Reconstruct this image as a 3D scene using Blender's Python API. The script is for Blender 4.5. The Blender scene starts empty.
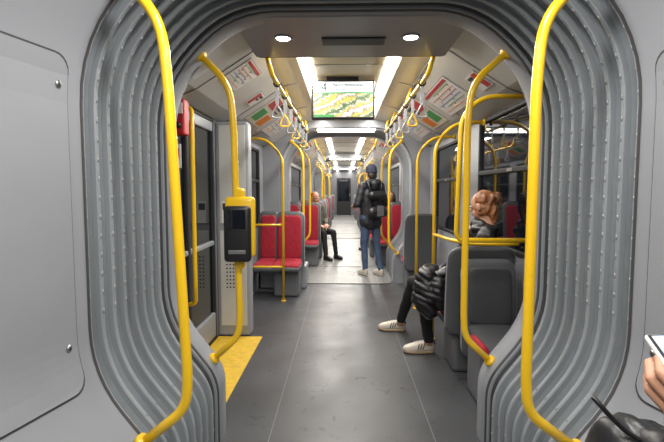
import bpy, bmesh, math, random
from mathutils import Vector as V, Matrix, noise
random.seed(4)
XC = 0.045
scene = bpy.context.scene
try:
    scene.view_settings.view_transform = 'Standard'
except Exception:
    pass

# ------------------------------------------------------------ materials
def mat(name, col, rough=0.5, metal=0.0, emit=0.0, bump=0.0, bscale=60.0, var=0.0, vscale=8.0, coat=0.0, ecol=None, spec=0.5):
    m = bpy.data.materials.new(name); m.use_nodes = True
    nt = m.node_tree; b = nt.nodes['Principled BSDF']
    b.inputs['Base Color'].default_value = (*col, 1)
    b.inputs['Roughness'].default_value = rough
    b.inputs['Metallic'].default_value = metal
    b.inputs['Specular IOR Level'].default_value = spec
    if coat: b.inputs['Coat Weight'].default_value = coat
    if emit:
        b.inputs['Emission Color'].default_value = (*(ecol or col), 1)
        b.inputs['Emission Strength'].default_value = emit
    if bump or var:
        tc = nt.nodes.new('ShaderNodeTexCoord')
    if bump:
        n = nt.nodes.new('ShaderNodeTexNoise'); n.inputs['Scale'].default_value = bscale; n.inputs['Detail'].default_value = 4
        nt.links.new(tc.outputs['Object'], n.inputs['Vector'])
        bp = nt.nodes.new('ShaderNodeBump'); bp.inputs['Strength'].default_value = bump; bp.inputs['Distance'].default_value = 0.01
        nt.links.new(n.outputs['Fac'], bp.inputs['Height']); nt.links.new(bp.outputs['Normal'], b.inputs['Normal'])
    if var:
        n = nt.nodes.new('ShaderNodeTexNoise'); n.inputs['Scale'].default_value = vscale; n.inputs['Detail'].default_value = 5
        nt.links.new(tc.outputs['Object'], n.inputs['Vector'])
        r = nt.nodes.new('ShaderNodeValToRGB')
        r.color_ramp.elements[0].position = 0.3; r.color_ramp.elements[1].position = 0.7
        r.color_ramp.elements[0].color = (*[c*(1-var) for c in col], 1)
        r.color_ramp.elements[1].color = (*[min(1, c*(1+var)) for c in col], 1)
        nt.links.new(n.outputs['Fac'], r.inputs['Fac']); nt.links.new(r.outputs['Color'], b.inputs['Base Color'])
    return m

PANEL = mat('panel_grey', (.275,.288,.318), .36, var=.04, vscale=3)
PANEL2 = mat('panel_grey_dark', (.14,.145,.16), .4)
GROOVE = mat('panel_gap', (.05,.05,.055), .6)
WHITE = mat('cove_white', (.52,.525,.515), .32, var=.04, vscale=2)
CEILW = mat('ceiling_warm', (.40,.33,.23), .45, var=.1, vscale=5)
CEILG = mat('ceiling_grey', (.40,.41,.42), .45)
YEL = mat('yellow_paint', (.86,.53,.012), .28, coat=.4)
YMAT = mat('yellow_floor_paint', (.66,.42,.03), .5, bump=.2, bscale=200, var=.15, vscale=20)
RED = mat('red_upholstery', (.33,.010,.028), .85, bump=.3, bscale=300, var=.25, vscale=40)
REDP = mat('red_plastic', (.45,.02,.03), .4)
SHELL = mat('seat_shell_grey', (.085,.09,.10), .42, bump=.1, bscale=200)
SHELLF = mat('seat_fabric_dark', (.040,.043,.049), .75, bump=.3, bscale=300)
TRIM = mat('seat_trim', (.30,.31,.33), .35)
BLACK = mat('black_plastic', (.012,.012,.014), .4)
RUB = mat('black_rubber', (.018,.018,.02), .6)
GLASS = mat('night_glass', (.006,.008,.012), .03, spec=.6)
STEEL = mat('steel', (.45,.46,.47), .35, metal=1)
ALU = mat('aluminium_channel', (.27,.295,.32), .5, metal=.1)
BELL = mat('bellows_fabric', (.20,.225,.25), .6, bump=.10, bscale=90, var=.08, vscale=12, spec=.3)
LED = mat('led_strip', (1,.95,.85), .5, emit=12, ecol=(1,.94,.80))
LED2 = mat('downlight_lens', (1,.97,.9), .5, emit=14, ecol=(1,.97,.92))
PAPER = mat('white_paper', (.7,.7,.7), .5)
PAPER2 = mat('cream_poster', (.62,.60,.50), .5, var=.1, vscale=12)
INK = mat('ink_dark', (.03,.03,.04), .6)
GRN = mat('ink_green', (.05,.3,.08), .6)
ORG = mat('ink_orange', (.7,.2,.02), .6)
BLU = mat('ink_blue', (.03,.10,.40), .6)
SKIN = mat('skin', (.50,.26,.17), .5, var=.08, vscale=30)
LIP = mat('lips', (.40,.10,.09), .5)
EYEW = mat('eye_white', (.7,.7,.7), .3)
COATM = mat('black_coat', (.012,.013,.018), .6, bump=.25, bscale=60)
NAVY = mat('navy_beanie', (.010,.013,.03), .8, bump=.5, bscale=120)
PUFF = mat('black_puffer', (.010,.010,.013), .38, bump=.15, bscale=30)
TROU = mat('black_trousers', (.010,.010,.012), .8, bump=.2, bscale=120)
JEAN = mat('blue_jeans', (.05,.085,.16), .8, bump=.2, bscale=200, var=.25, vscale=15)
AUB = mat('auburn_hair', (.25,.095,.035), .42, bump=.6, bscale=50, var=.5, vscale=30)
GING = mat('ginger_hair', (.40,.12,.03), .5, bump=.5, bscale=60, var=.3, vscale=30)
DARKH = mat('dark_hair', (.02,.013,.01), .5, bump=.5, bscale=60)
SHOEW = mat('shoe_white', (.55,.50,.43), .5)
SHOET = mat('shoe_tan', (.45,.30,.18), .6)
GUM = mat('gum_sole', (.42,.30,.18), .6)
OLIVE = mat('olive_jacket', (.07,.075,.05), .8, bump=.2)
GREYC = mat('grey_coat', (.12,.12,.13), .8, bump=.2)

def floor_mat(name, base, sc=.30):
    m = bpy.data.materials.new(name); m.use_nodes = True
    nt = m.node_tree; b = nt.nodes['Principled BSDF']; L = nt.links.new
    tc = nt.nodes.new('ShaderNodeTexCoord')
    n1 = nt.nodes.new('ShaderNodeTexNoise'); n1.inputs['Scale'].default_value = 260; n1.inputs['Detail'].default_value = 2
    n2 = nt.nodes.new('ShaderNodeTexNoise'); n2.inputs['Scale'].default_value = 2.6; n2.inputs['Detail'].default_value = 5; n2.inputs['Distortion'].default_value = .5
    n3 = nt.nodes.new('ShaderNodeTexNoise'); n3.inputs['Scale'].default_value = 9.0; n3.inputs['Detail'].default_value = 5; n3.inputs['Distortion'].default_value = 1.2
    n4 = nt.nodes.new('ShaderNodeTexNoise'); n4.inputs['Scale'].default_value = 1.6; n4.inputs['Detail'].default_value = 5
    for n in (n1,n2,n3,n4): L(tc.outputs['Object'], n.inputs['Vector'])
    r1 = nt.nodes.new('ShaderNodeValToRGB'); r1.color_ramp.elements[0].position=.35; r1.color_ramp.elements[1].position=.7
    r1.color_ramp.elements[0].color=(*[c*.72 for c in base],1); r1.color_ramp.elements[1].color=(*[c*1.45 for c in base],1)
    L(n1.outputs['Fac'], r1.inputs['Fac'])
    r3 = nt.nodes.new('ShaderNodeValToRGB'); r3.color_ramp.elements[0].position=.63; r3.color_ramp.elements[1].position=.68
    r3.color_ramp.elements[0].color=(1,1,1,1); r3.color_ramp.elements[1].color=(.5,.5,.5,1)
    L(n3.outputs['Fac'], r3.inputs['Fac'])
    r4 = nt.nodes.new('ShaderNodeValToRGB'); r4.color_ramp.elements[0].position=.35; r4.color_ramp.elements[1].position=.65
    r4.color_ramp.elements[0].color=(.85,.85,.85,1); r4.color_ramp.elements[1].color=(1.12,1.12,1.12,1)
    L(n4.outputs['Fac'], r4.inputs['Fac'])
    mx = nt.nodes.new('ShaderNodeMixRGB'); mx.blend_type='MULTIPLY'; mx.inputs[0].default_value=1
    L(r1.outputs[0], mx.inputs[1]); L(r3.outputs[0], mx.inputs[2])
    mx2 = nt.nodes.new('ShaderNodeMixRGB'); mx2.blend_type='MULTIPLY'; mx2.inputs[0].default_value=1
    L(mx.outputs[0], mx2.inputs[1]); L(r4.outputs[0], mx2.inputs[2]); L(mx2.outputs[0], b.inputs['Base Color'])
    mr = nt.nodes.new('ShaderNodeMapRange'); mr.inputs['From Min'].default_value=.3; mr.inputs['From Max'].default_value=.7
    mr.inputs['To Min'].default_value=sc; mr.inputs['To Max'].default_value=sc+.14
    L(n2.outputs['Fac'], mr.inputs['Value']); L(mr.outputs[0], b.inputs['Roughness'])
    b.inputs['Specular IOR Level'].default_value=.38
    return m
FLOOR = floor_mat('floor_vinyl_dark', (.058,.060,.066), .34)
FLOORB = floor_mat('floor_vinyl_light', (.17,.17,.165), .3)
PLATE = floor_mat('turntable_plate', (.20,.20,.195), .35)

def picture_mat():
    m = bpy.data.materials.new('display_picture'); m.use_nodes = True
    nt = m.node_tree; b = nt.nodes['Principled BSDF']; L = nt.links.new
    tc = nt.nodes.new('ShaderNodeTexCoord')
    mp = nt.nodes.new('ShaderNodeMapping'); mp.inputs['Rotation'].default_value=(0,.55,0); mp.inputs['Scale'].default_value=(1,1,1.4)
    L(tc.outputs['Object'], mp.inputs['Vector'])
    w = nt.nodes.new('ShaderNodeTexWave'); w.bands_direction='Z'; w.inputs['Scale'].default_value=1.5; w.inputs['Distortion'].default_value=3.5; w.inputs['Detail'].default_value=6; w.inputs['Detail Scale'].default_value=7; w.inputs['Detail Roughness'].default_value=.7
    L(mp.outputs[0], w.inputs['Vector'])
    n = nt.nodes.new('ShaderNodeTexNoise'); n.inputs['Scale'].default_value=70; n.inputs['Detail'].default_value=4; L(tc.outputs['Object'], n.inputs['Vector'])
    r = nt.nodes.new('ShaderNodeValToRGB'); cr = r.color_ramp
    cols=[(0,(.05,.10,.03)),(.25,(.40,.38,.34)),(.42,(.10,.17,.05)),(.58,(.60,.46,.06)),(.72,(.12,.17,.07)),(.86,(.30,.18,.18)),(1,(.50,.50,.46))]
    cr.elements[0].color=(*cols[0][1],1); cr.elements[1].color=(*cols[-1][1],1)
    for p,c in cols[1:-1]:
        e=cr.elements.new(p); e.color=(*c,1)
    L(w.outputs['Fac'], r.inputs['Fac'])
    mx = nt.nodes.new('ShaderNodeMixRGB'); mx.blend_type='OVERLAY'; mx.inputs[0].default_value=.9
    L(r.outputs[0], mx.inputs[1]); L(n.outputs['Fac'], mx.inputs[2])
    L(mx.outputs[0], b.inputs['Base Color']); L(mx.outputs[0], b.inputs['Emission Color'])
    b.inputs['Emission Strength'].default_value=.9
    return m
PICT = picture_mat()
SCRW = mat('display_white', (.72,.80,.84), .3, emit=.75)
SCRB = mat('phone_image', (.35,.40,.55), .2, emit=.9, var=.6, vscale=60)

# ------------------------------------------------------------ mesh builder
def fillet(pts, r, n=7):
    pts=[V(p) for p in pts]; out=[pts[0]]
    for i in range(1,len(pts)-1):
        p=pts[i]; a=pts[i-1]-p; c=pts[i+1]-p
        rr = r[i] if isinstance(r,(list,tuple)) else r
        k=min(rr, a.length*.49, c.length*.49)
        a=p+a.normalized()*k; c=p+c.normalized()*k
        for j in range(n+1):
            t=j/n; out.append(a*(1-t)**2+p*(2*t*(1-t))+c*t*t)
    out.append(pts[-1]); return out

class M:
    def __init__(s,name): s.name=name; s.v=[]; s.f=[]; s.mi=[]; s.sm=[]; s.mats=[]; s.T=None
    def add(s,verts,faces,m,smooth=False):
        if m not in s.mats: s.mats.append(m)
        k=s.mats.index(m); o=len(s.v)
        for p in verts:
            p=V(p); s.v.append(s.T@p if s.T else p)
        for f in faces: s.f.append([i+o for i in f]); s.mi.append(k); s.sm.append(smooth)
    def addbm(s,bm,m,smooth=False):
        bm.verts.index_update()
        s.add([v.co.copy() for v in bm.verts],[[v.index for v in f.verts] for f in bm.faces],m,smooth)
    def box(s,x0,x1,y0,y1,z0,z1,m,bev=0,rot=None,seg=2):
        bm=bmesh.new(); bmesh.ops.create_cube(bm,size=1)
        c=V(((x0+x1)/2,(y0+y1)/2,(z0+z1)/2)); d=(abs(x1-x0),abs(y1-y0),abs(z1-z0))
        for v in bm.verts: v.co=V((v.co.x*d[0],v.co.y*d[1],v.co.z*d[2]))
        if bev: bmesh.ops.bevel(bm,geom=bm.edges[:],offset=min(bev,min(d)*.49),segments=seg,affect='EDGES',profile=.5)
        for v in bm.verts: v.co=(rot@v.co if rot else v.co)+c
        s.addbm(bm,m,bool(bev)and seg>2); bm.free()
    def tube(s,pts,r,m,seg=10,closed=False):
        pts=[V(p) for p in pts]; n=len(pts)
        rs=r if isinstance(r,(list,tuple)) else [r]*n
        up=None; rings=[]
        for i,p in enumerate(pts):
            if closed: t=(pts[(i+1)%n]-pts[i-1])
            else: t=pts[min(i+1,n-1)]-pts[max(i-1,0)]
            if t.length<1e-9: t=V((0,0,1))
            t.normalize()
            if up is None:
                up=t.orthogonal().normalized()
            up=(up-t*up.dot(t)).normalized(); sd=t.cross(up)
            rings.append([p+(up*math.cos(a)+sd*math.sin(a))*rs[i] for a in [2*math.pi*k/seg for k in range(seg)]])
        s.loft(rings,m,cap=not closed,loop=closed)
    def loft(s,rings,m,cap=True,loop=False,ring_closed=True,smooth=True):
        n=len(rings[0]); vs=[p for r in rings for p in r]; fs=[]
        R=len(rings)
        for i in range(R if loop else R-1):
            j=(i+1)%R
            for k in range(n if ring_closed else n-1):
                l=(k+1)%n; fs.append([i*n+k,i*n+l,j*n+l,j*n+k])
        if cap: fs.append(list(range(n))[::-1]); fs.append([(R-1)*n+k for k in range(n)])
        s.add(vs,fs,m,smooth)
    def cyl(s,p0,p1,r,m,seg=16): s.tube([p0,p1],r,m,seg)
    def ell(s,c,r,m,R=None,sub=2):
        bm=bmesh.new(); bmesh.ops.create_icosphere(bm,subdivisions=sub,radius=1)
        for v in bm.verts:
            q=V((v.co.x*r[0],v.co.y*r[1],v.co.z*r[2])); v.co=(R@q if R else q)+V(c)
        s.addbm(bm,m,True); bm.free()
    def build(s):
        me=bpy.data.meshes.new(s.name); me.from_pydata([tuple(p) for p in s.v],[],s.f)
        for m in s.mats: me.materials.append(m)
        me.polygons.foreach_set('material_index',s.mi); me.polygons.foreach_set('use_smooth',s.sm)
        bm=bmesh.new(); bm.from_mesh(me); bmesh.ops.recalc_face_normals(bm,faces=bm.faces[:]); bm.to_mesh(me); bm.free()
        o=bpy.data.objects.new(s.name,me); scene.collection.objects.link(o); return o

_ico=bmesh.new(); bmesh.ops.create_icosphere(_ico,subdivisions=2,radius=1); ICO=[v.co.copy() for v in _ico.verts]; _ico.free()
def blob(Mb,items,m,voxel=.012,smooth=4,T=None,disp=None):
    me=bpy.data.meshes.new('tmp'); bm=bmesh.new()
    for it in items:
        b2=bmesh.new()
        if it[0]=='c':
            _,p0,p1,r0,r1=it; pts=[V(p0)+d*r0 for d in ICO]+[V(p1)+d*r1 for d in ICO]
        else:
            c=V(it[1]); r=it[2]; R=it[3] if len(it)>3 else None
            pts=[]
            for d in ICO:
                q=V((d.x*r[0],d.y*r[1],d.z*r[2])); pts.append(c+(R@q if R else q))
        vs=[b2.verts.new(p) for p in pts]
        bmesh.ops.convex_hull(b2,input=vs)
        dead=[g for g in b2.verts if not g.link_faces]
        for g in dead: b2.verts.remove(g)
        t=bpy.data.meshes.new('t2'); b2.to_mesh(t); b2.free(); bm.from_mesh(t); bpy.data.meshes.remove(t)
    bm.to_mesh(me); bm.free()
    ob=bpy.data.objects.new('tmp',me); scene.collection.objects.link(ob)
    rm=ob.modifiers.new('r','REMESH'); rm.mode='VOXEL'; rm.voxel_size=voxel
    if smooth:
        sm=ob.modifiers.new('s','SMOOTH'); sm.iterations=smooth; sm.factor=.5
    dg=bpy.context.evaluated_depsgraph_get(); ev=ob.evaluated_get(dg); em=ev.to_mesh()
    vs=[]
    for v in em.vertices:
        p=v.co.copy()
        if disp: p=p+v.normal*disp(p)
        vs.append(T@p if T else p)
    fs=[list(p.vertices) for p in em.polygons]
    Mb.add(vs,fs,m,True)
    ev.to_mesh_clear(); bpy.data.objects.remove(ob); bpy.data.meshes.remove(me)

# ------------------------------------------------------------ gangway profile
BP=[(-.71,0),(-.71,.36),(-.96,.68),(-.96,1.88),(-.60,2.24),(.60,2.24),(.96,1.88),(.96,.68),(.71,.36),(.71,0)]
def prof(off=0):
    r=[0,.09,.18,.24,.22,.22,.24,.18,.09,0]
    p=fillet([(x,0,z) for x,z in BP],r,6)
    out=[]; n=len(p)
    for i in range(n):
        t=p[min(i+1,n-1)]-p[max(i-1,0)]; t.normalize()
        nn=V((-t.z,0,t.x))
        c=p[i]-V((0,0,1.15))
        if nn.dot(c)<0: nn=-nn
        if i in(0,n-1): nn.z=0; nn.normalize()
        q=p[i]+nn*off
        out.append(V((q.x+XC,0,q.z)))
    return out
def ring_at(y,off):
    return [V((p.x,y,max(p.z,0))) for p in prof(off)]
def sheet(Mb,stations,m,smooth=True):
    Mb.loft([ring_at(y,o) for y,o in stations],m,cap=False,ring_closed=False,smooth=smooth)

def bellows(y0,y1,n,rivets=True):
    b=M('gangway_bellows'); st=[]; N=n*10
    for i in range(N+1):
        t=i/N; ph=(t*n)%1.0
        o=.030*(math.sin(math.pi*ph)**1.0) if 0<ph<1 else 0
        st.append((y0+(y1-y0)*t,o+.004))
    sheet(b,st,BELL)
    step=(y1-y0)/n
    for i in range(n+1):
        y=y0+step*i
        sheet(b,[(y-.011,.014),(y-.011,-.006),(y-.007,-.010),(y+.007,-.010),(y+.011,-.006),(y+.011,.014)],ALU,False)
        sheet(b,[(y+.0135,.016),(y+.0135,.004),(y+.0115,.001)],RUB,False)
        if rivets:
            P=prof(-.010)
            for a,c in zip(P[:-1],P[1:]):
                L=(c-a).length; k=max(0,int(L/.07))
                for j in range(k):
                    q=a.lerp(c,(j+.5)/k)
                    d=(c-a).normalized()*.009
                    b.tube([V((q.x,y,q.z))-d,V((q.x,y,q.z))+d],.0032,TRIM,5)
    return b.build()

def bulkhead(y,thick,name):
    b=M(name); P=prof(0)
    def outer(p):
        x=p.x-XC
        if p.z<=1.80: return V((XC+math.copysign(1.28,x),0,p.z))
        dx,dz=x,p.z-1.70
        s=min(1.28/abs(dx) if abs(dx)>1e-5 else 1e9,(2.50-1.70)/dz)
        return V((XC+dx*s,0,1.70+dz*s))
    O=[outer(p) for p in P]
    A=[V((p.x,y,p.z)) for p in P]; B=[V((p.x,y,p.z)) for p in O]
    A2=[V((p.x,y+thick,p.z)) for p in P]; B2=[V((p.x,y+thick,p.z)) for p in O]
    b.loft([B,A,A2,B2],PANEL,cap=False,ring_closed=False,smooth=False)
    return b

bellows(1.54,2.24,8)
near=M('gangway_portal_frame')
NEAR_ST=[(.90,.14),(.95,.12),(1.20,.060),(1.475,.004),(1.49,-.012)]
sheet(near,[(1.56,.03),(1.55,-.004),(1.54,-.012)]+NEAR_ST[::-1],PANEL)
sheet(near,[(1.537,-.013),(1.530,-.017),(1.520,-.013)],GROOVE)
near.build()
bulkhead(.86,.05,'trim_portal_1').build()
far=M('gangway_portal_frame')
sheet(far,[(2.22,.03),(2.235,-.012),(2.245,-.016),(2.26,-.012)],GROOVE)
sheet(far,[(2.26,-.004),(2.275,-.012),(2.38,-.012),(2.42,0),(2.43,.05)],PANEL)
far.build()
bulkhead(2.39,.04,'trim_portal_2').build()

def surf_off(y):
    for (a,oa),(b_,ob) in zip(NEAR_ST[:-1],NEAR_ST[1:]):
        if a<=y<=b_: return oa+(ob-oa)*(y-a)/(b_-a)
    return -.012
def wall_x(z,off):
    P=prof(off); P=P[len(P)//2:]
    for a,c in zip(P[:-1],P[1:]):
        if c.z<=z<=a.z: 
            t=(z-c.z)/max(1e-6,a.z-c.z); return c.x+(a.x-c.x)*t-XC
    return .96+off
for side in(-1,1):
    h=M('access_hatch')
    def sheetpanel(z0,z1,y0,y1,lift,m,r=.06):
        rings=[]; NZ=34; NY=10
        for i in range(NZ+1):
            v=i/NZ; v=.5-.5*math.cos(math.pi*v); z=z0+(z1-z0)*v
            e=min(z-z0,z1-z); k=r-math.sqrt(max(0,r*r-(r-e)**2)) if e<r else 0
            ys=[y0+(y1-k-y0)*j/NY for j in range(NY+1)]
            fr=[V((XC+side*(wall_x(z,surf_off(y))-lift),y,z)) for y in ys]
            bk=[V((XC+side*(wall_x(z,surf_off(y))+.012),y,z)) for y in ys[::-1]]
            rings.append(fr+bk)
        h.loft(rings,m,cap=True,smooth=False)
    sheetpanel(.66,1.79,.93,1.474,.0035,GROOVE)
    sheetpanel(.668,1.782,.935,1.466,.009,PANEL)
    for (yy,zz) in((1.43,1.69),(1.43,.82)):
        x=XC+side*(wall_x(zz,surf_off(yy))-.008)
        h.cyl((x,yy,zz),(x-side*.004,yy,zz),.0125,STEEL,14)
        h.cyl((x-side*.004,yy,zz),(x-side*.0055,yy,zz),.0075,GROOVE,6)
    h.build()

# ------------------------------------------------------------ handrail hoops
def hoop(y,side,xv=.60,ztop=2.05,zbot=.43,xt=.79,xb=.75,r=.0175,lean=0):
    h=M('grab_rail'); s=side
    pts=[(XC+s*xt,y,ztop),(XC+s*(xv+.02+lean),y,ztop-.15),(XC+s*(xv+lean),y,ztop-.34),(XC+s*xv,y,zbot+.24),(XC+s*(xv+.01),y,zbot+.13),(XC+s*xb,y,zbot)]
    h.tube(fillet(pts,[0,.12,.12,.12,.10,0],8),r,YEL,14)
    for q,d in((V(pts[0]),V(pts[0])-V(pts[1])),(V(pts[-1]),V(pts[-1])-V(pts[-2]))):
        d.normalize(); h.cyl(q-d*.018,q+d*.006,r*1.75,YEL,16)
        h.cyl(q-d*.022,q-d*.018,r*1.3,YEL,16)
    return h.build()
hoop(1.49,-1,xv=.585,ztop=2.07,zbot=.455,xt=.795,xb=.755,r=.018,lean=.045)
hoop(1.49,1,xv=.582,ztop=2.07,zbot=.455,xt=.785,xb=.765,r=.018,lean=.005)
hoop(2.34,-1,xv=.600,r=.0175,lean=.02); hoop(2.34,1,xv=.60,r=.0175)

# ------------------------------------------------------------ shell
def simple_box(name,*a,**k):
    b=M(name); b.box(*a,**k); return b.build()
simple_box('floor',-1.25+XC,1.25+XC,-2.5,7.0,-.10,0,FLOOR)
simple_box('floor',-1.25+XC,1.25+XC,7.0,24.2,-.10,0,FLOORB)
fs=M('trim_floor_seams')
for x,w in((-.40,.005),(.50,.005)):
    fs.box(x-w/2,x+w/2,2.25,6.25,0,.0012,PANEL2)
fs.build()
simple_box('door_threshold_marking',XC-1.19,-.74,2.62,3.98,0,.004,YMAT)

def turntable(y,r=.70):
    b=M('turntable_plate'); n=80; pts=[]
    for i in range(n):
        a=2*math.pi*i/n; c,s=math.cos(a),math.sin(a)
        pts.append(V((XC+.685*math.copysign(abs(c)**.22,c),y+r*math.copysign(abs(s)**.3,s),0)))
    b.loft([[p+V((0,0,.0)) for p in pts],[p+V((0,0,.005)) for p in pts]],PLATE,smooth=False)
    x=-.62
    while x<.63:
        yy=r*.94
        b.box(XC+x-.005,XC+x+.005,y-yy,y+yy,.005,.008,PANEL2); x+=.062
    b.tube([p*1.0+V((0,0,.006)) for p in pts],.006,PANEL2,6,closed=True)
    return b.build()
turntable(7.0); turntable(1.6,.62)

def sidewall(name,side,y0,y1,ops,m=PANEL,z1=2.02):
    b=M(name); xi=XC+side*1.20; xo=XC+side*1.26
    a,c=min(xi,xo),max(xi,xo)
    cur=y0
    for (oy0,oy1,oz0,oz1,kind) in sorted(ops):
        if oy0>cur: b.box(a,c,cur,oy0,0,z1,m)
        if oz0>0.001: b.box(a,c,oy0,oy1,0,oz0,m)
        if oz1<z1: b.box(a,c,oy0,oy1,oz1,z1,m)
        cur=oy1
    if cur<y1: b.box(a,c,cur,y1,0,z1,m)
    b.build()
    for (oy0,oy1,oz0,oz1,kind) in ops:
        w=M('door_1' if kind=='door' else 'window_1')
        xg=XC+side*1.215
        xf0,xf1=sorted((XC+side*1.19,XC+side*1.235))
        w.box(*sorted((xg,XC+side*1.23)),oy0+.002,oy1-.002,oz0+.002,oz1-.002,GLASS)
        t=.035
        w.box(xf0,xf1,oy0+.001,oy0+t,oz0,oz1,RUB,.008); w.box(xf0,xf1,oy1-t,oy1-.001,oz0,oz1,RUB,.008)
        w.box(xf0,xf1,oy0+.001,oy1-.001,oz0,oz0+t,RUB,.008); w.box(xf0,xf1,oy0+.001,oy1-.001,oz1-t,oz1,RUB,.008)
        if kind=='door':
            ym=(oy0+oy1)/2
            w.box(xf0,xf1,ym-.025,ym+.025,oz0,oz1,RUB,.01)
            for q0,q1 in((oy0+t,ym-.026),(ym+.026,oy1-t)):
                w.box(xf0,xf1,q0,q1,oz0+.035,oz0+.25,PANEL,.01)
                w.box(xf0,xf1,q0,q1,oz1-.12,oz1-.035,PANEL,.01)
                w.box(xf0,xf1,q0,q1,.86,.90,PANEL,.01)
        if kind=='hopper':
            w.box(xf0,xf1,oy0+.02,oy1-.02,oz0+.60,oz0+.64,RUB,.008)
            w.box(*sorted((XC+side*1.185,XC+side*1.19)),(oy0+oy1)/2-.05,(oy0+oy1)/2+.05,oz0+.61,oz0+.63,STEEL)
        w.build()
sidewall('wall_left',-1,2.42,6.42,[(2.60,3.94,.0,1.98,'door'),(4.55,6.1,.85,1.90,'hopper')])
sidewall('wall_right',1,2.42,6.42,[(2.55,4.12,.88,1.97,'hopper'),(4.75,6.0,.85,1.90,'hopper')])
sidewall('wall_left',-1,-2.5,.90,[(-2.0,.2,.85,1.90,'hopper')])
sidewall('wall_right',1,-2.5,.90,[(-2.0,.2,.85,1.90,'hopper')])
modules=[(7.62,12.4),(13.7,18.2),(19.4,24.0)]
for a,c in modules:
    for s,nm in((-1,'wall_left'),(1,'wall_right')):
        sidewall(nm,s,a,c,[(a+.35,a+1.9,.85,1.90,'hopper'),(a+2.3,c-.35,.85,1.90,'hopper')])

def area(loc,sx,sy,p,col=(1,.96,.90),rot=(0,0,0)):
    ld=bpy.data.lights.new('lamp','AREA'); ld.shape='RECTANGLE'; ld.size=sx; ld.size_y=sy; ld.energy=p; ld.color=col
    o=bpy.data.objects.new('ceiling_lamp',ld); o.location=loc; o.rotation_euler=rot; scene.collection.objects.link(o)
def roof(y0,y1,warm=CEILW,strip=True,segs=None):
    b=M('ceiling')
    zc=2.38
    b.box(XC-.29,XC+.29,y0,y1,zc,zc+.05,warm)
    for s in(-1,1):
        P=[(.29,zc+.03),(.29,zc),(.38,zc),(.40,zc-.03),(.47,zc-.04),(.60,2.31),(.80,2.18),(1.04,2.03),(1.22,1.97),(1.26,1.97),(1.26,2.06),(.8,2.44),(.29,2.44)]
        P=[(XC+s*x,z) for x,z in P]
        b.loft([[V((x,y0,z)) for x,z in P],[V((x,y1,z)) for x,z in P]],WHITE,smooth=False)
        y=y0+.6
        while y<y1-.2:
            Q=[V((XC+s*x,y,z-.002)) for x,z in((.47,zc-.04),(.60,2.31),(.80,2.18),(1.04,2.03),(1.19,1.97))]
            b.tube(Q,.004,PANEL2,5); y+=1.15
        Q=[V((XC+s*.60,y0,2.306)),V((XC+s*.60,y1,2.306))]; b.tube(Q,.005,PANEL2,5)
    y=y0+.5
    while y<y1:
        b.box(XC-.29,XC+.29,y,y+.01,zc-.003,zc,PANEL2); y+=.8
    b.build()
    if strip:
        for s in(-1,1):
            l=M('ceiling_light_strip')
            for (a,c) in (segs or [(y0+.08,y1-.08)]):
                l.box(*sorted((XC+s*.293,XC+s*.385)),a,c,zc-.018,zc-.001,LED,.006)
            l.build()
            for (a,c) in (segs or [(y0+.08,y1-.08)]):
                area((XC+s*.333,(a+c)/2,zc-.03),.05,c-a,POW*(c-a))
POW=10.5
roof(2.42,6.42,segs=[(2.99,4.9),(5.1,6.3)])
POW=12.0
for a,c in modules: roof(a,c,warm=WHITE)
POW=8.0
roof(-2.5,.90,warm=CEILG,segs=[(-2.3,.75)])
w=M('wall_back'); w.box(XC-1.26,XC+1.26,-2.58,-2.5,0,2.45,PANEL); w.build()

l=M('ceiling_portal')
l.box(XC-.62,XC+.62,2.30,2.98,2.222,2.30,PANEL,.008)
l.box(XC-.17,XC+.20,2.60,2.72,2.214,2.223,BLACK,.003)
for i in range(6): l.box(XC-.165,XC+.195,2.605+i*.019,2.613+i*.019,2.209,2.215,PANEL2)
l.box(XC-.60,XC+.60,2.97,2.985,2.222,2.40,BLACK)
l.build()
for x in(-.345,.385):
    d=M('downlight'); 
    ring=[V((x+.047*math.cos(a),2.60+.047*math.sin(a),0)) for a in [k*math.pi/12 for k in range(24)]]
    d.tube([p+V((0,0,2.219)) for p in ring],.006,TRIM,8,closed=True)
    d.cyl((x,2.60,2.222),(x,2.60,2.214),.038,LED2,24); d.build()
    area((x,2.60,2.205),.07,.07,7)
for x in(-.33,.42):
    d=M('downlight'); d.cyl((x,1.2,2.29),(x,1.2,2.262),.05,LED2,24)
    ring=[V((x+.057*math.cos(a),1.2+.057*math.sin(a),2.268)) for a in [k*math.pi/12 for k in range(24)]]
    d.tube(ring,.007,TRIM,8,closed=True); d.build()
    area((x,1.2,2.24),.12,.12,11)

for gy in(6.40,12.4,18.2):
    bulkhead(gy,.05,'trim_portal_3').build()
    e=gy+ (1.2 if gy>18 else 1.3 if gy>12 else 1.22)
    f=M('gangway_portal_frame')
    sheet(f,[(gy+.04,0),(gy+.02,-.012),(gy+.30,-.012),(gy+.31,.03)],PANEL)
    sheet(f,[(e-.31,.03),(e-.30,-.012),(e-.02,-.012),(e-.04,0)],PANEL)
    f.build()
    bellows(gy+.31,e-.31,5,rivets=False)
    bulkhead(e-.05,.05,'trim_portal_4').build()
    for s in(-1,1):
        hoop(gy-.03,s,xv=.615); hoop(e+.03,s,xv=.615)
    d=M('portal_light_bar')
    d.box(XC-.42,XC+.42,gy+.05,gy+.25,2.205,2.232,LED,.01); d.build()
    area((XC,gy+.15,2.19),.8,.18,18)
    if gy>7: turntable(gy+.62)

e=M('wall_front'); e.box(XC-1.26,XC+1.26,24.0,24.08,0,2.45,PANEL2); e.build()
e=M('driver_cab_door'); e.box(XC-.38,XC+.38,23.95,23.999,0,2.0,BLACK,.02); e.box(XC-.30,XC+.30,23.94,23.952,.75,1.9,GLASS,.01)
e.cyl((XC+.32,23.93,1.0),(XC+.32,23.93,1.15),.012,STEEL); e.build()

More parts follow.
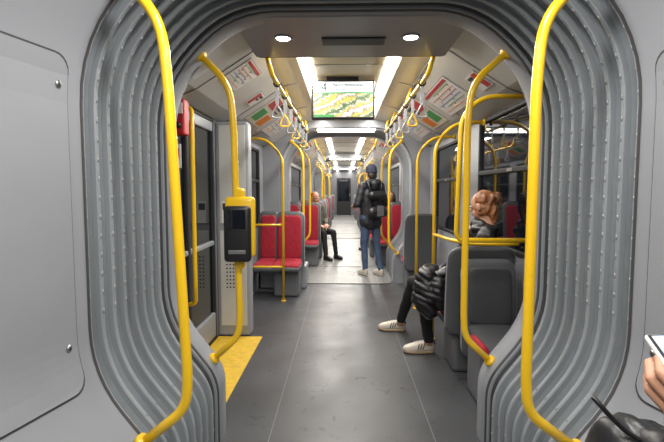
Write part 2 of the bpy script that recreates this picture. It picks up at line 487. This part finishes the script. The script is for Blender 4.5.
# ------------------------------------------------------------ left cabinet + fittings
c=M('equipment_cabinet')
c.box(XC-1.198,-.855,4.00,4.16,0,1.965,PANEL,.02)
c.box(-1.12,-.88,3.992,4.0,1.05,1.93,WHITE,.004)
c.box(-1.12,-.88,3.992,4.0,.10,.98,WHITE,.004)
for i in range(9):
    for j in range(5):
        c.cyl((-1.06+j*.03,3.99,.46+i*.035),(-1.06+j*.03,3.993,.46+i*.035),.008,BLACK,8)
c.build()
s=M('warning_sign'); s.box(-1.10,-1.02,3.985,3.991,1.05,1.25,PAPER); s.box(-1.09,-1.03,3.983,3.986,1.17,1.23,INK); s.build()
r=M('emergency_intercom')
r.box(-1.145,-1.06,2.97,3.07,1.72,1.96,REDP,.012); r.box(-1.135,-1.07,2.962,2.972,1.86,1.93,PAPER); r.cyl((-1.10,2.97,1.78),(-1.10,2.955,1.78),.02,BLACK)
r.build()
s=M('information_sticker'); s.box(-1.10,-1.155,3.0,3.01,1.50,1.66,PAPER); s.box(-1.11,-1.145,2.996,3.0,1.56,1.63,REDP); s.build()
s=M('sticker'); s.box(-.83,-.71,2.418,2.425,1.975,2.01,PAPER,rot=Matrix.Rotation(math.radians(-38),3,'Y'))
s.build()
h=M('door_grab_rail')
h.tube(fillet([(-1.15,3.20,1.95),(-1.08,3.18,1.93),(-1.06,3.12,1.80),(-1.06,3.12,.62),(-1.08,3.18,.52),(-1.15,3.20,.50)],.06,6),.016,YEL,12)
h.build()
t=M('ticket_validator'); px=XC-.605
t.box(px-.062,px+.096,2.305,2.355,.995,1.315,YEL,.02,seg=3)
t.box(px-.058,px+.082,2.255,2.31,.975,1.268,BLACK,.02,seg=3)
t.box(px-.03,px+.06,2.249,2.257,1.15,1.25,GLASS,.004)
t.box(px-.03,px+.06,2.249,2.257,1.02,1.04,STEEL,.002)
t.box(px-.02,px+.035,2.32,2.38,1.27,1.36,YEL,.012); t.box(px-.02,px+.035,2.32,2.38,.93,1.01,YEL,.012)
t.build()

def rail(name,pts,r=.016,f=.12):
    h=M(name); P=[V(p) for p in pts]
    h.tube(fillet(P,f,8),r,YEL,12)
    for q,n in((P[0],P[1]),(P[-1],P[-2])):
        d=(n-q).normalized(); h.cyl(q,q+d*.012,r*1.9,YEL,14)
    return h
h=rail('seat_grab_rail',[(XC-1.19,5.3,1.96),(-.92,5.3,1.96),(-.72,5.3,1.75),(-.72,5.3,0)])
h.tube([(-.72,5.3,.93),(XC-1.18,5.3,.93)],.013,YEL); h.tube([(-.72,5.3,.42),(XC-1.18,5.3,.42)],.013,YEL); h.build()
h=rail('seat_grab_rail',[(XC+1.19,2.92,1.95),(.90,2.92,1.95),(.765,2.92,1.83),(.745,2.92,1.06),(.77,2.92,1.02),(XC+1.19,2.92,1.02)],f=.09); h.build()
h=rail('seat_grab_rail',[(XC+1.19,3.95,1.94),(.98,3.95,1.94),(.81,3.95,1.76),(.81,3.95,0)])
h.tube(fillet([(.81,3.95,.955),(.83,3.42,.965),(.92,3.14,.97),(XC+1.19,3.13,.97)],.12,6),.015,YEL); h.build()
h=rail('seat_grab_rail',[(XC+1.19,5.0,1.94),(1.0,5.0,1.94),(.83,5.0,1.76),(.83,5.0,0)]); h.build()

def ceiling_rail(side,y0,y1,xr=.53,z=2.13,n=7):
    h=M('ceiling_grab_rail'); x=XC+side*xr
    P=[(x+side*.04,y0,2.30),(x,y0,z),(x,y1,z),(x+side*.04,y1,2.30)]
    h.tube(fillet(P,.08,6),.016,YEL,12)
    k=y0+1.2
    while k<y1-.5: h.cyl((x,k,z),(x+side*.07,k,2.31),.012,YEL); k+=1.3
    h.build()
    s=M('hanging_straps')
    for i in range(n):
        y=y0+.25+(y1-y0-.5)*i/(n-1)
        s.box(x-.012,x+.012,y-.0025,y+.0025,z-.15,z+.0,TRIM)
        s.tube([(x+.024*math.cos(a),y+0,z+.024*math.sin(a)) for a in [k*math.pi/6 for k in range(12)]],.006,BLACK,6,closed=True)
        tri=fillet([(x,y,z-.15),(x+.05,y+.01,z-.25),(x-.05,y-.01,z-.25),(x,y,z-.15)],.04,5)
        s.tube(tri[:-1],.007,YEL if i%2 else TRIM,8,closed=True)
    s.build()
for s_ in(-1,1):
    ceiling_rail(s_,3.05,6.15)
    ceiling_rail(s_,8.0,12.1,n=8); ceiling_rail(s_,14.0,17.9,n=6)

def cove_poster(side,y0,y1,kind,u_0=0,u_1=1):
    b=M('advert_poster')
    a=V((XC+side*.64,0,2.284)); c=V((XC+side*1.02,0,2.0425)); d=(c-a)
    a=a+d*u_0; d=d*(u_1-u_0)
    n=V((d.z,0,-d.x)).normalized()
    if n.z>0: n=-n
    a=a-n*.001
    def quad(u0,u1,v0,v1,lift,m):
        pts=[]
        for l in(0,lift):
            for u,v in((u0,v0),(u1,v0),(u1,v1),(u0,v1)):
                p=a+d*u+n*l; pts.append(V((p.x,y0+(y1-y0)*v,p.z)))
        b.add(pts,[[0,1,2,3],[7,6,5,4],[0,4,5,1],[1,5,6,2],[2,6,7,3],[3,7,4,0]],m)
    quad(0,1,0,1,.006,TRIM); quad(.04,.96,.03,.97,.009,PAPER2 if kind==0 else PAPER)
    if kind==1:
        for i in range(6): quad(.20+i*.12,.212+i*.12,.08,.9 if i%2 else .7,.011,[GRN,ORG,REDP,BLU][i%4])
        quad(.06,.14,.06,.94,.012,REDP)
        for i in range(9): quad(.23+.12*(i%5),.28+.12*(i%5),.12+i*.085,.125+i*.085,.0125,INK)
    elif kind==2:
        quad(.1,.9,.08,.45,.011,REDP); quad(.15,.3,.5,.9,.011,INK); quad(.4,.5,.5,.8,.011,INK)
    else:
        quad(.10,.40,.08,.5,.011,REDP); quad(.12,.2,.55,.92,.011,INK); quad(.26,.3,.55,.85,.011,INK); quad(.36,.4,.55,.88,.011,INK)
        quad(.55,.9,.55,.9,.011,ORG); quad(.5,.85,.1,.45,.011,GRN)
    b.build()
cove_poster(1,3.08,3.30,2,.5,.9); cove_poster(1,3.5,4.35,1,.2,.95); cove_poster(1,4.5,5.2,0); cove_poster(1,5.4,6.0,1)
cove_poster(-1,3.1,3.5,1,.1,.7); cove_poster(-1,3.9,4.1,2,.3,.7); cove_poster(-1,4.35,5.05,0); cove_poster(-1,5.2,5.9,1)
for a,_ in modules[:1]:
    for s_ in(-1,1): cove_poster(s_,a+.8,a+1.6,0); cove_poster(s_,a+2.2,a+3.2,1)

d=M('passenger_information_display'); y=4.10; DX=-.045
d.box(XC-.29+DX,XC+.29+DX,y,y+.07,1.995,2.345,BLACK,.012)
d.box(XC-.27+DX,XC+.27+DX,y-.004,y,2.235,2.33,SCRW)
d.box(XC-.27+DX,XC+.27+DX,y-.005,y,2.225,2.237,GRN)
d.box(XC-.27+DX,XC+.27+DX,y-.004,y,2.015,2.225,PICT)
d.box(XC-.27+DX,XC-.08+DX,y-.005,y,2.015,2.035,GRN)
d.box(XC-.15+DX,XC+.14+DX,y+.02,y+.05,2.34,2.385,BLACK)
def text(Mb,s,size,loc,m):
    cu=bpy.data.curves.new('t','FONT'); cu.body=s; cu.size=size; cu.extrude=.0006
    o=bpy.data.objects.new('t',cu); scene.collection.objects.link(o)
    ev=o.evaluated_get(bpy.context.evaluated_depsgraph_get()); me=ev.to_mesh()
    Rm=Matrix.Rotation(math.pi/2,4,'X')
    Mb.add([Rm@v.co+V(loc) for v in me.vertices],[list(p.vertices) for p in me.polygons],m)
    ev.to_mesh_clear()
    bpy.data.objects.remove(o); bpy.data.curves.remove(cu)
text(d,"14",.115,(XC-.262+DX,y-.006,2.242),INK); text(d,'Metro Wilanowska',.038,(XC-.10+DX,y-.006,2.288),INK); text(d,'Dworzec',.034,(XC-.10+DX,y-.006,2.25),BLU)
d.build()

# ------------------------------------------------------------ seats
def sup(a,b,n=20,e=.45):
    out=[]
    for k in range(n):
        t=2*math.pi*k/n; c,s=math.cos(t),math.sin(t)
        out.append((a*math.copysign(abs(c)**e,c),b*math.copysign(abs(s)**e,s)))
    return out
def seat(cx,cy,facing,w=.44,top=1.0,low=.30,red_back=True,plinth=True,name='tram_seat',zseat=.45,rot=0,cush=None):
    b=M(name); b.T=Matrix.Translation((cx,cy,0))@Matrix.Rotation((0 if facing<0 else math.pi)+rot,4,'Z')
    def slab(z0,z1,hw,th,y0,m,lean=.11,rt=.14):
        rings=[]
        for i in range(23):
            v=i/22; v=.5-.5*math.cos(math.pi*v)
            z=z0+(z1-z0)*v
            g=1.0
            if v>1-rt: g=.62+.38*math.sqrt(max(0,1-((v-1+rt)/rt)**2))
            if v<.12: g=.75+.25*math.sqrt(max(0,1-((.12-v)/.12)**2))
            tt=th*(1 if .02<v<.98 else .5)
            yy=y0+lean*((z-.4)/.7)**2 if z>.4 else y0
            rings.append([V((px*1.0,yy+py,z)) for px,py in sup(hw*g,tt)])
        b.loft(rings,m)
    slab(low,top,w/2,.028,.03,SHELL)
    slab(low+.01,top-.004,w/2+.006,.008,.028,TRIM)
    slab(.44,top-.05,w/2-.04,.022,-.005,RED if red_back else SHELLF)
    rings=[]
    for i in range(15):
        v=i/14; v=.5-.5*math.cos(math.pi*v); y=-.44+.43*v; z=zseat-.035-.015*math.sin(math.pi*v)
        if v<.12: z-=.03*(1-v/.12)
        g=.88+.12*math.sin(math.pi*min(1,max(0,v*1.0)))**.3 if 0<v<1 else .86
        rings.append([V((px,y,z+py)) for px,py in sup((w/2-.02)*g,.035,20,.6)])
    b.loft(rings,cush or RED)
    b.loft([[V((p.x*1.06,p.y*1.02,p.z-.028)) for p in r] for r in rings],SHELL)
    if cush:
        b.tube([(-w/2+.03,-.43,zseat-.06),(-w/2+.012,-.40,zseat-.03),(-w/2+.010,-.22,zseat-.03)],.022,RED)
    if plinth:
        b.box(-.16,.16,-.34,-.02,0,.37,PANEL2,.03); b.box(-w/2+.02,w/2-.02,-.38,.0,.34,.385,SHELL,.01)
    return b.build()
seat(1.00,2.98,-1,w=.37,top=.875,low=.20,red_back=False,cush=SHELLF)
seat(.975,3.20,1,w=.47,top=.955,low=.30,red_back=False)
seat(-.715,5.85,-1,w=.40,top=1.06)
seat(-1.0,5.85,-1,w=.28,top=1.06,plinth=False)
bx=M('seat_plinth'); bx.box(XC-1.19,-.50,5.99,6.36,0,.32,PANEL,.02); bx.build()
seat(1.0,5.75,1,w=.42,top=1.05)
for (sx,yy,f) in[(-.62,9.05,-1),(-1.0,9.05,-1),(-.62,10.4,-1),(-1.0,10.4,-1),(-.64,8.1,-1),(-1.0,8.1,-1),(-.62,11.6,-1),
                 (.66,9.2,-1),(1.01,9.2,-1),(.70,8.25,-1),(1.01,8.25,-1),(.70,10.6,-1),(1.01,10.6,-1),(.72,11.8,-1)]:
    seat(XC+sx,yy,f,w=.36,top=1.12)
for yy in(14.8,16.1,17.3,20.5,22):
    for sx in(-.64,-1.0,.66,1.0): seat(XC+sx,yy,-1,w=.34,top=1.12)

# ------------------------------------------------------------ people
def head(Mb,T,hair,style='short',skin=SKIN):
    sk=[('e',(0,0,.025),(.074,.092,.092)),('e',(0,-.022,-.045),(.056,.066,.058)),('c',(0,-.030,-.088),(0,-.06,-.088),.028,.018),
        ('c',(0,-.088,.010),(0,-.104,-.022),.008,.013),('e',(.077,.005,-.008),(.012,.020,.030)),('e',(-.077,.005,-.008),(.012,.020,.030)),
        ('c',(0,.01,-.06),(0,.03,-.15),.052,.055)]
    blob(Mb,sk,skin,.007,3,T)
    S=Mb.T; Mb.T=T if S is None else S@T
    for s in(-1,1):
        Mb.ell((s*.030,-.083,.006),(.013,.008,.008),EYEW); Mb.ell((s*.030,-.090,.006),(.006,.004,.006),INK)
        Mb.tube([(s*.015,-.094,.028),(s*.032,-.094,.033),(s*.048,-.084,.027)],.0035,DARKH,6)
    Mb.ell((0,-.088,-.050),(.021,.008,.0045),LIP); Mb.ell((0,-.086,-.058),(.018,.008,.005),LIP)
    Mb.T=S
    if style=='beanie':
        blob(Mb,[('e',(0,.012,.06),(.090,.104,.086)),('e',(0,.03,.02),(.088,.09,.06))],hair,.01,3,T)
        blob(Mb,[('e',(0,.012,.012),(.094,.106,.028))],hair,.009,1,T)
        blob(Mb,[('e',(0,.05,-.03),(.080,.060,.09))],DARKH,.01,3,T)
    elif style=='tied':
        blob(Mb,[('e',(0,.020,.042),(.080,.090,.082)),('e',(.040,.02,-.02),(.040,.065,.065)),('e',(-.040,.02,-.02),(.040,.065,.065)),
                 ('e',(0,.06,-.01),(.058,.045,.075)),('e',(0,.095,.050),(.036,.030,.036)),('c',(0,.075,-.03),(0,.07,-.12),.045,.03)],hair,.008,3,T,
             disp=lambda p:.004*math.sin(p.x*170+p.z*50)+.004*noise.noise(p*40))
    else:
        it=[('e',(0,.022,.042),(.084,.096,.086)),('e',(0,.05,-.01),(.078,.06,.07))]
        if style=='long': it+=[('c',(.065,.02,0),(.075,.02,-.17),.035,.03),('c',(-.065,.02,0),(-.075,.02,-.17),.035,.03),('c',(0,.06,0),(0,.07,-.2),.07,.06)]
        blob(Mb,it,hair,.01,3,T,disp=lambda p:.004*noise.noise(p*50))

def frame_from(d,n):
    d=V(d).normalized(); n=V(n); n=(n-d*n.dot(d)).normalized(); x=d.cross(n)
    return Matrix((( x.x,d.x,n.x,0),(x.y,d.y,n.y,0),(x.z,d.z,n.z,0),(0,0,0,1)))
def hand(Mb,wrist,d,palm_n,skin=SKIN,mir=1,curl=.5,sc=1.0,vox=.004,thumb=.5):
    T=Matrix.Translation(V(wrist))@frame_from(d,-V(palm_n))@Matrix.Scale(sc,4)
    it=[]
    for i,(x,l) in enumerate(((.028,.9),(.010,1.0),(-.009,.93),(-.027,.75))):
        x*=mir; p=V((x,.088-(.006 if i in(0,3) else 0),0)); it.append(('c',(x*.6,.02,0),p,.014,.0115))
        a=curl*.5; r=.0095 if i<3 else .0082
        for seg,L in enumerate((.042,.027,.020)):
            q=p+V((x*.05,math.cos(a)*L*l,-math.sin(a)*L*l)); it.append(('c',p,q,r,r*.93)); p=q; r*=.93; a+=curl*1.1
    it.append(('c',(-.015*mir,.02,-.004),(.015*mir,.02,-.004),.016,.017)); it.append(('c',(0,-.02,0),(0,.02,0),.022,.02))
    p=V((.018*mir,.022,-.004))
    a=V((.040*mir,.052,-.012)); b_=V((.052*mir,.080,-.012-.02*thumb)); c_=V((.050*mir,.102,-.014-.035*thumb))
    it+=[('c',p,a,.016,.0125),('c',a,b_,.0122,.0105),('c',b_,c_,.0105,.0088)]
    blob(Mb,it,skin,vox,2,T)

def shoe(Mb,heel,direction,up_m,sole_m,stripe=None,L=.265,pitch=0.0,base_z=0):
    d=V((direction[0],direction[1],0)).normalized(); ang=math.atan2(d.y,d.x)
    S=Mb.T
    T=Matrix.Translation((heel[0],heel[1],base_z))@Matrix.Rotation(ang,4,'Z')@Matrix.Rotation(-pitch,4,'Y')
    Mb.T=T if S is None else S@T
    def hw(t): return .036+.012*math.sin(math.pi*min(1,max(0,(t-.1)/.9))) - (.004 if t<.1 else 0)
    def end(t):
        if t<.1: return math.sqrt(max(.04,1-((.1-t)/.1)**2))
        if t>.82: return math.sqrt(max(.04,1-((t-.82)/.18)**2))
        return 1
    rings=[]
    for i in range(21):
        t=i/20; w=(hw(t)+.003)*end(t)
        rings.append([V((t*L,px,.0155+py+(.008*max(0,t-.75)/.25))) for px,py in sup(w,.015,16,.5)])
    Mb.loft(rings,sole_m)
    def hgt(t):
        if t<.12: return .085
        if t<.45: return .092-.02*(t-.12)/.33
        return .072-.038*((t-.45)/.55)**1.1
    def ring(t,gr=1.0):
        w=hw(t)*end(t)*gr; h=hgt(t)*(.55+.45*end(t)); out=[]
        for k in range(18):
            a=math.pi*k/17; out.append(V((t*L,w*math.copysign(abs(math.cos(a))**.6,math.cos(a)),.022+h*math.sin(a)**.75*gr)))
        return out
    Mb.loft([ring(i/20) for i in range(21)],up_m)
    if stripe:
        for t in(.42,.50,.58):
            r=ring(t,1.03)
            for sl in(r[1:7],r[-7:-1]):
                pts=[V((p.x-.35*(p.z-.03),p.y,p.z)) for p in sl]; Mb.tube(pts,.0042,stripe,6)
        for t in(.46,.54,.62): 
            r=ring(t,1.05); Mb.tube(r[7:11],.003,SHOEW,6)
        Mb.box(-.002,.02,-.02,.02,.07,.10,stripe,.005)
    Mb.T=S

def body(Mb,J,coat,trou,puffy=False,hem=None,T=None,vox=.014,bulk=1.0):
    B=bulk
    sd=(J['sl']-J['sr']).normalized()
    pc,cc=J['pelvis'],J['chest']
    tr=[('c',J['hl'],J['hr'],.105,.105)]
    for k in'lr':
        tr+=[('c',J['h'+k],J['k'+k],.088,.060),('c',J['k'+k],J['a'+k],.060,.045)]
    fold=lambda p:.006*noise.noise(V((p.x*9,p.y*9,p.z*16)))
    blob(Mb,tr,trou,vox,4,T,fold)
    it=[]
    for s in(-1,1):
        it+=[('c',pc+sd*s*.055+V((0,0,.02)),cc+sd*s*.075,.118*B,.112*B),('c',cc+sd*s*.07,J['neck']-V((0,0,.07)),.10*B,.055*B)]
    it.append(('c',J['sl'],J['sr'],.070*B,.070*B))
    it.append(('c',J['neck']-V((0,0,.05)),J['neck']+V((0,0,.01)),.062*B,.058*B))
    for k in'lr':
        it+=[('c',J['s'+k],J['e'+k],.066*B,.054*B),('c',J['e'+k],J['w'+k],.054*B,.041*B)]
    if hem: 
        for s in(-1,1): it.append(('c',pc+sd*s*.05,hem+sd*s*.05,.125*B,.135*B))
    if puffy: dp=lambda p:.008*abs(math.sin(p.z*48+2*noise.noise(p*6)))+.006*noise.noise(p*12)-.004
    else: dp=lambda p:.009*noise.noise(V((p.x*10,p.y*10,p.z*18)))
    blob(Mb,it,coat,vox,3,T,dp)

def J_stand():
    return dict(pelvis=V((0,0,.95)),chest=V((0,.0,1.27)),neck=V((0,.01,1.47)),sl=V((.165,.01,1.40)),sr=V((-.165,.01,1.40)),
        el=V((.25,.02,1.12)),er=V((-.25,.02,1.12)),wl=V((.17,-.20,1.10)),wr=V((-.17,-.20,1.06)),
        hl=V((.085,0,.90)),hr=V((-.085,0,.90)),kl=V((.10,-.03,.49)),kr=V((-.09,.03,.49)),al=V((.10,.0,.10)),ar=V((-.10,.14,.10)))
def J_seat():
    return dict(pelvis=V((0,0,.56)),chest=V((0,.04,.86)),neck=V((0,.03,1.06)),sl=V((.16,.03,.99)),sr=V((-.16,.03,.99)),
        el=V((.22,-.06,.74)),er=V((-.22,-.06,.74)),wl=V((.08,-.26,.68)),wr=V((-.08,-.26,.66)),
        hl=V((.085,-.02,.54)),hr=V((-.085,-.02,.54)),kl=V((.12,-.44,.52)),kr=V((-.11,-.44,.52)),al=V((.14,-.50,.11)),ar=V((-.12,-.52,.11)))

def person(name,loc,rotz,J,coat,trou,hair,style,shoem=SHOEW,solem=SHOEW,puffy=False,hem=None,extra=None,z=0,headrot=0,bulk=1.0):
    p=M(name); T=Matrix.Translation((loc[0],loc[1],z))@Matrix.Rotation(rotz,4,'Z')
    body(p,J,coat,trou,puffy,hem,T,bulk=bulk)
    hc=J['neck']+V((0,-.015,.135)); head(p,T@Matrix.Translation(hc)@Matrix.Rotation(headrot,4,'Z'),hair,style)
    for k,m in(('l',-1),('r',1)):
        w=J['w'+k]; d=(w-J['e'+k]).normalized()
        R3=T.to_3x3(); hand(p,T@(w+d*.02),R3@d,R3@V((0,0,-1)),mir=m,vox=.007)
    p.T=T
    for k in'lr':
        a=J['a'+k]; shoe(p,(a.x,a.y+.06),(0,-1),shoem,solem)
    if extra: extra(p)
    p.T=None
    return p.build()

def bag(p):
    bT=p.T; p.T=None
    blob(p,[('c',(-.10,.17,1.26),(.08,.17,1.26),.07,.07),('c',(-.11,.19,1.00),(.09,.19,1.00),.085,.085)],BLACK,.014,4,bT)
    blob(p,[('c',(-.09,.07,1.46),(.09,.07,1.46),.055,.055),('c',(0,.11,1.44),(0,.10,1.38),.06,.05)],COATM,.012,3,bT)
    p.T=bT
    for s in(-1,1):
        p.tube([(s*.10,.17,1.30),(s*.12,.10,1.46),(s*.125,-.03,1.46),(s*.12,-.11,1.30),(s*.13,-.02,1.08),(s*.11,.13,.98)],.013,BLACK,8)
    p.box(-.07,.05,.262,.272,.94,1.10,GREYC,.004)
person('standing_woman',(.44,7.0),math.radians(180+28),J_stand(),COATM,JEAN,NAVY,'beanie',hem=V((0,0,.84)),extra=bag,z=.008,bulk=1.04)

person('seated_passenger',(XC-.60,8.96),math.radians(38),J_seat(),OLIVE,TROU,GING,'long',shoem=BLACK,solem=BLACK)
person('seated_passenger',(XC+.93,9.08),math.radians(-10),J_seat(),COATM,TROU,DARKH,'long',shoem=BLACK,solem=BLACK)
person('seated_passenger',(XC+.64,10.5),math.radians(-15),J_seat(),GREYC,TROU,DARKH,'short',shoem=BLACK,solem=BLACK)

p=M('seated_woman')
J=dict(pelvis=V((1.0,3.50,.57)),chest=V((1.06,3.47,.86)),neck=V((1.085,3.46,1.06)),
  sr=V((1.07,3.62,1.02)),sl=V((1.08,3.31,1.02)),er=V((.93,3.66,.75)),el=V((.92,3.35,.77)),wr=V((.76,3.52,.68)),wl=V((.72,3.40,.69)),
  hr=V((.95,3.58,.54)),hl=V((.98,3.43,.54)),kr=V((.63,3.92,.53)),kl=V((.64,3.50,.53)),ar=V((.55,4.15,.125)),al=V((.71,3.61,.115)))
body(p,J,PUFF,TROU,True,None,None,.012,.98)
blob(p,[('e',(1.08,3.46,1.09),(.095,.095,.05)),('e',(1.085,3.42,1.05),(.11,.11,.05))],PUFF,.01,3,None,lambda q:.008*noise.noise(q*25))
Th=Matrix.Translation((1.080,3.45,1.225))@Matrix.Rotation(math.radians(-135),4,'Z')@Matrix.Rotation(math.radians(8),4,'X')
head(p,Th,AUB,'tied')
p.T=Th; p.tube([(.03,.09,.075),(.0,.13,.055),(-.03,.095,.025)],.008,SHOET,8); p.T=None
hand(p,V((.745,3.51,.68)),(-.9,-.3,-.2),(0,-.3,-1),mir=1,vox=.005); hand(p,V((.70,3.405,.69)),(-.9,.2,-.2),(0,.2,-1),mir=-1,vox=.005)
for a in(J['ar'],J['al']):
    p.cyl(a,V((a.x,a.y,.075)),.035,SKIN)
shoe(p,(.605,4.19),(-1,.10),SHOEW,GUM,stripe=INK)
shoe(p,(.765,3.63),(-1,-.05),SHOEW,GUM,stripe=INK)
p.build()
p=M('folded_puffer_jacket')
blob(p,[('c',(.64,3.38,.68),(.71,3.56,.68),.075,.07),('c',(.63,3.36,.60),(.68,3.35,.54),.08,.075),('c',(.61,3.37,.52),(.66,3.34,.42),.075,.06),('c',(.72,3.33,.62),(.74,3.33,.50),.075,.06)],PUFF,.009,3,None,
     lambda q:.010*abs(math.sin(q.z*60+q.x*25+3*noise.noise(q*5)))+.016*noise.noise(q*12))
p.build()

p=M('phone_passenger')
J=dict(pelvis=V((.80,.12,.92)),chest=V((.80,.12,1.20)),neck=V((.80,.14,1.42)),sl=V((.64,.20,1.33)),sr=V((.96,.10,1.33)),
  el=V((.62,.34,1.00)),er=V((.82,.38,1.02)),wl=V((.45,.60,.955)),wr=V((.51,.475,1.02)),
  hl=V((.72,.14,.88)),hr=V((.88,.12,.88)),kl=V((.72,.17,.49)),kr=V((.88,.15,.49)),al=V((.72,.14,.10)),ar=V((.88,.12,.10)))
body(p,J,PUFF,TROU,True,None,None,.012)
blob(p,[('c',(.46,.60,.955),(.415,.63,.955),.062,.055),('c',(.50,.50,.99),(.46,.57,.97),.06,.065)],PUFF,.008,2,None,lambda q:.007*abs(math.sin(q.x*110+3*noise.noise(q*8)))+.010*noise.noise(q*16))
p.tube(fillet([(.345,.60,1.065),(.372,.60,1.035),(.40,.60,1.01),(.43,.59,1.0)],.02,5),.0035,BLACK,8)
head(p,Matrix.Translation((.80,.155,1.56))@Matrix.Rotation(math.radians(150),4,'Z'),DARKH,'long')
shoe(p,(.72,.08),(0,1),BLACK,BLACK); shoe(p,(.88,.06),(0,1),BLACK,BLACK)
hand(p,V((.480,.505,1.045)),(-.58,.42,.42),(.15,.65,.5),mir=-1,curl=.75,vox=.003,thumb=.8,sc=.92)
hand(p,V((.45,.63,.90)),(0,.2,-1),(1,0,0),mir=-1,curl=.4,vox=.004)
p.build()
f=M('smartphone')
a=V((.95,-.20,.10)).normalized(); b_=V((-.22,-.93,-.36)); b_=(b_-a*b_.dot(a)).normalized(); n=a.cross(b_)
if n.z<0:n=-n
C=V((.422,.62,1.145))+a*.075+b_*.036
Rm=Matrix((( a.x,b_.x,n.x),(a.y,b_.y,n.y),(a.z,b_.z,n.z)))
f.T=Matrix.Translation(C)@Rm.to_4x4()
f.box(-.075,.075,-.036,.036,-.0045,.0045,PAPER,.004,seg=3); f.box(-.072,.072,-.033,.033,.0035,.0050,BLACK,.001); f.box(-.068,.068,-.030,.030,.0048,.0054,SCRB)
f.T=None; f.build()

w=bpy.data.worlds.new('night'); scene.world=w; w.use_nodes=True
w.node_tree.nodes['Background'].inputs[0].default_value=(.02,.03,.05,1); w.node_tree.nodes['Background'].inputs[1].default_value=.3
cam=bpy.data.cameras.new('cam'); cam.lens=24.02; cam.sensor_width=36; cam.clip_start=.02
co=bpy.data.objects.new('camera',cam); scene.collection.objects.link(co)
co.location=(0,0,1.35); co.rotation_euler=(math.radians(86),0,math.radians(1.42)); scene.camera=co
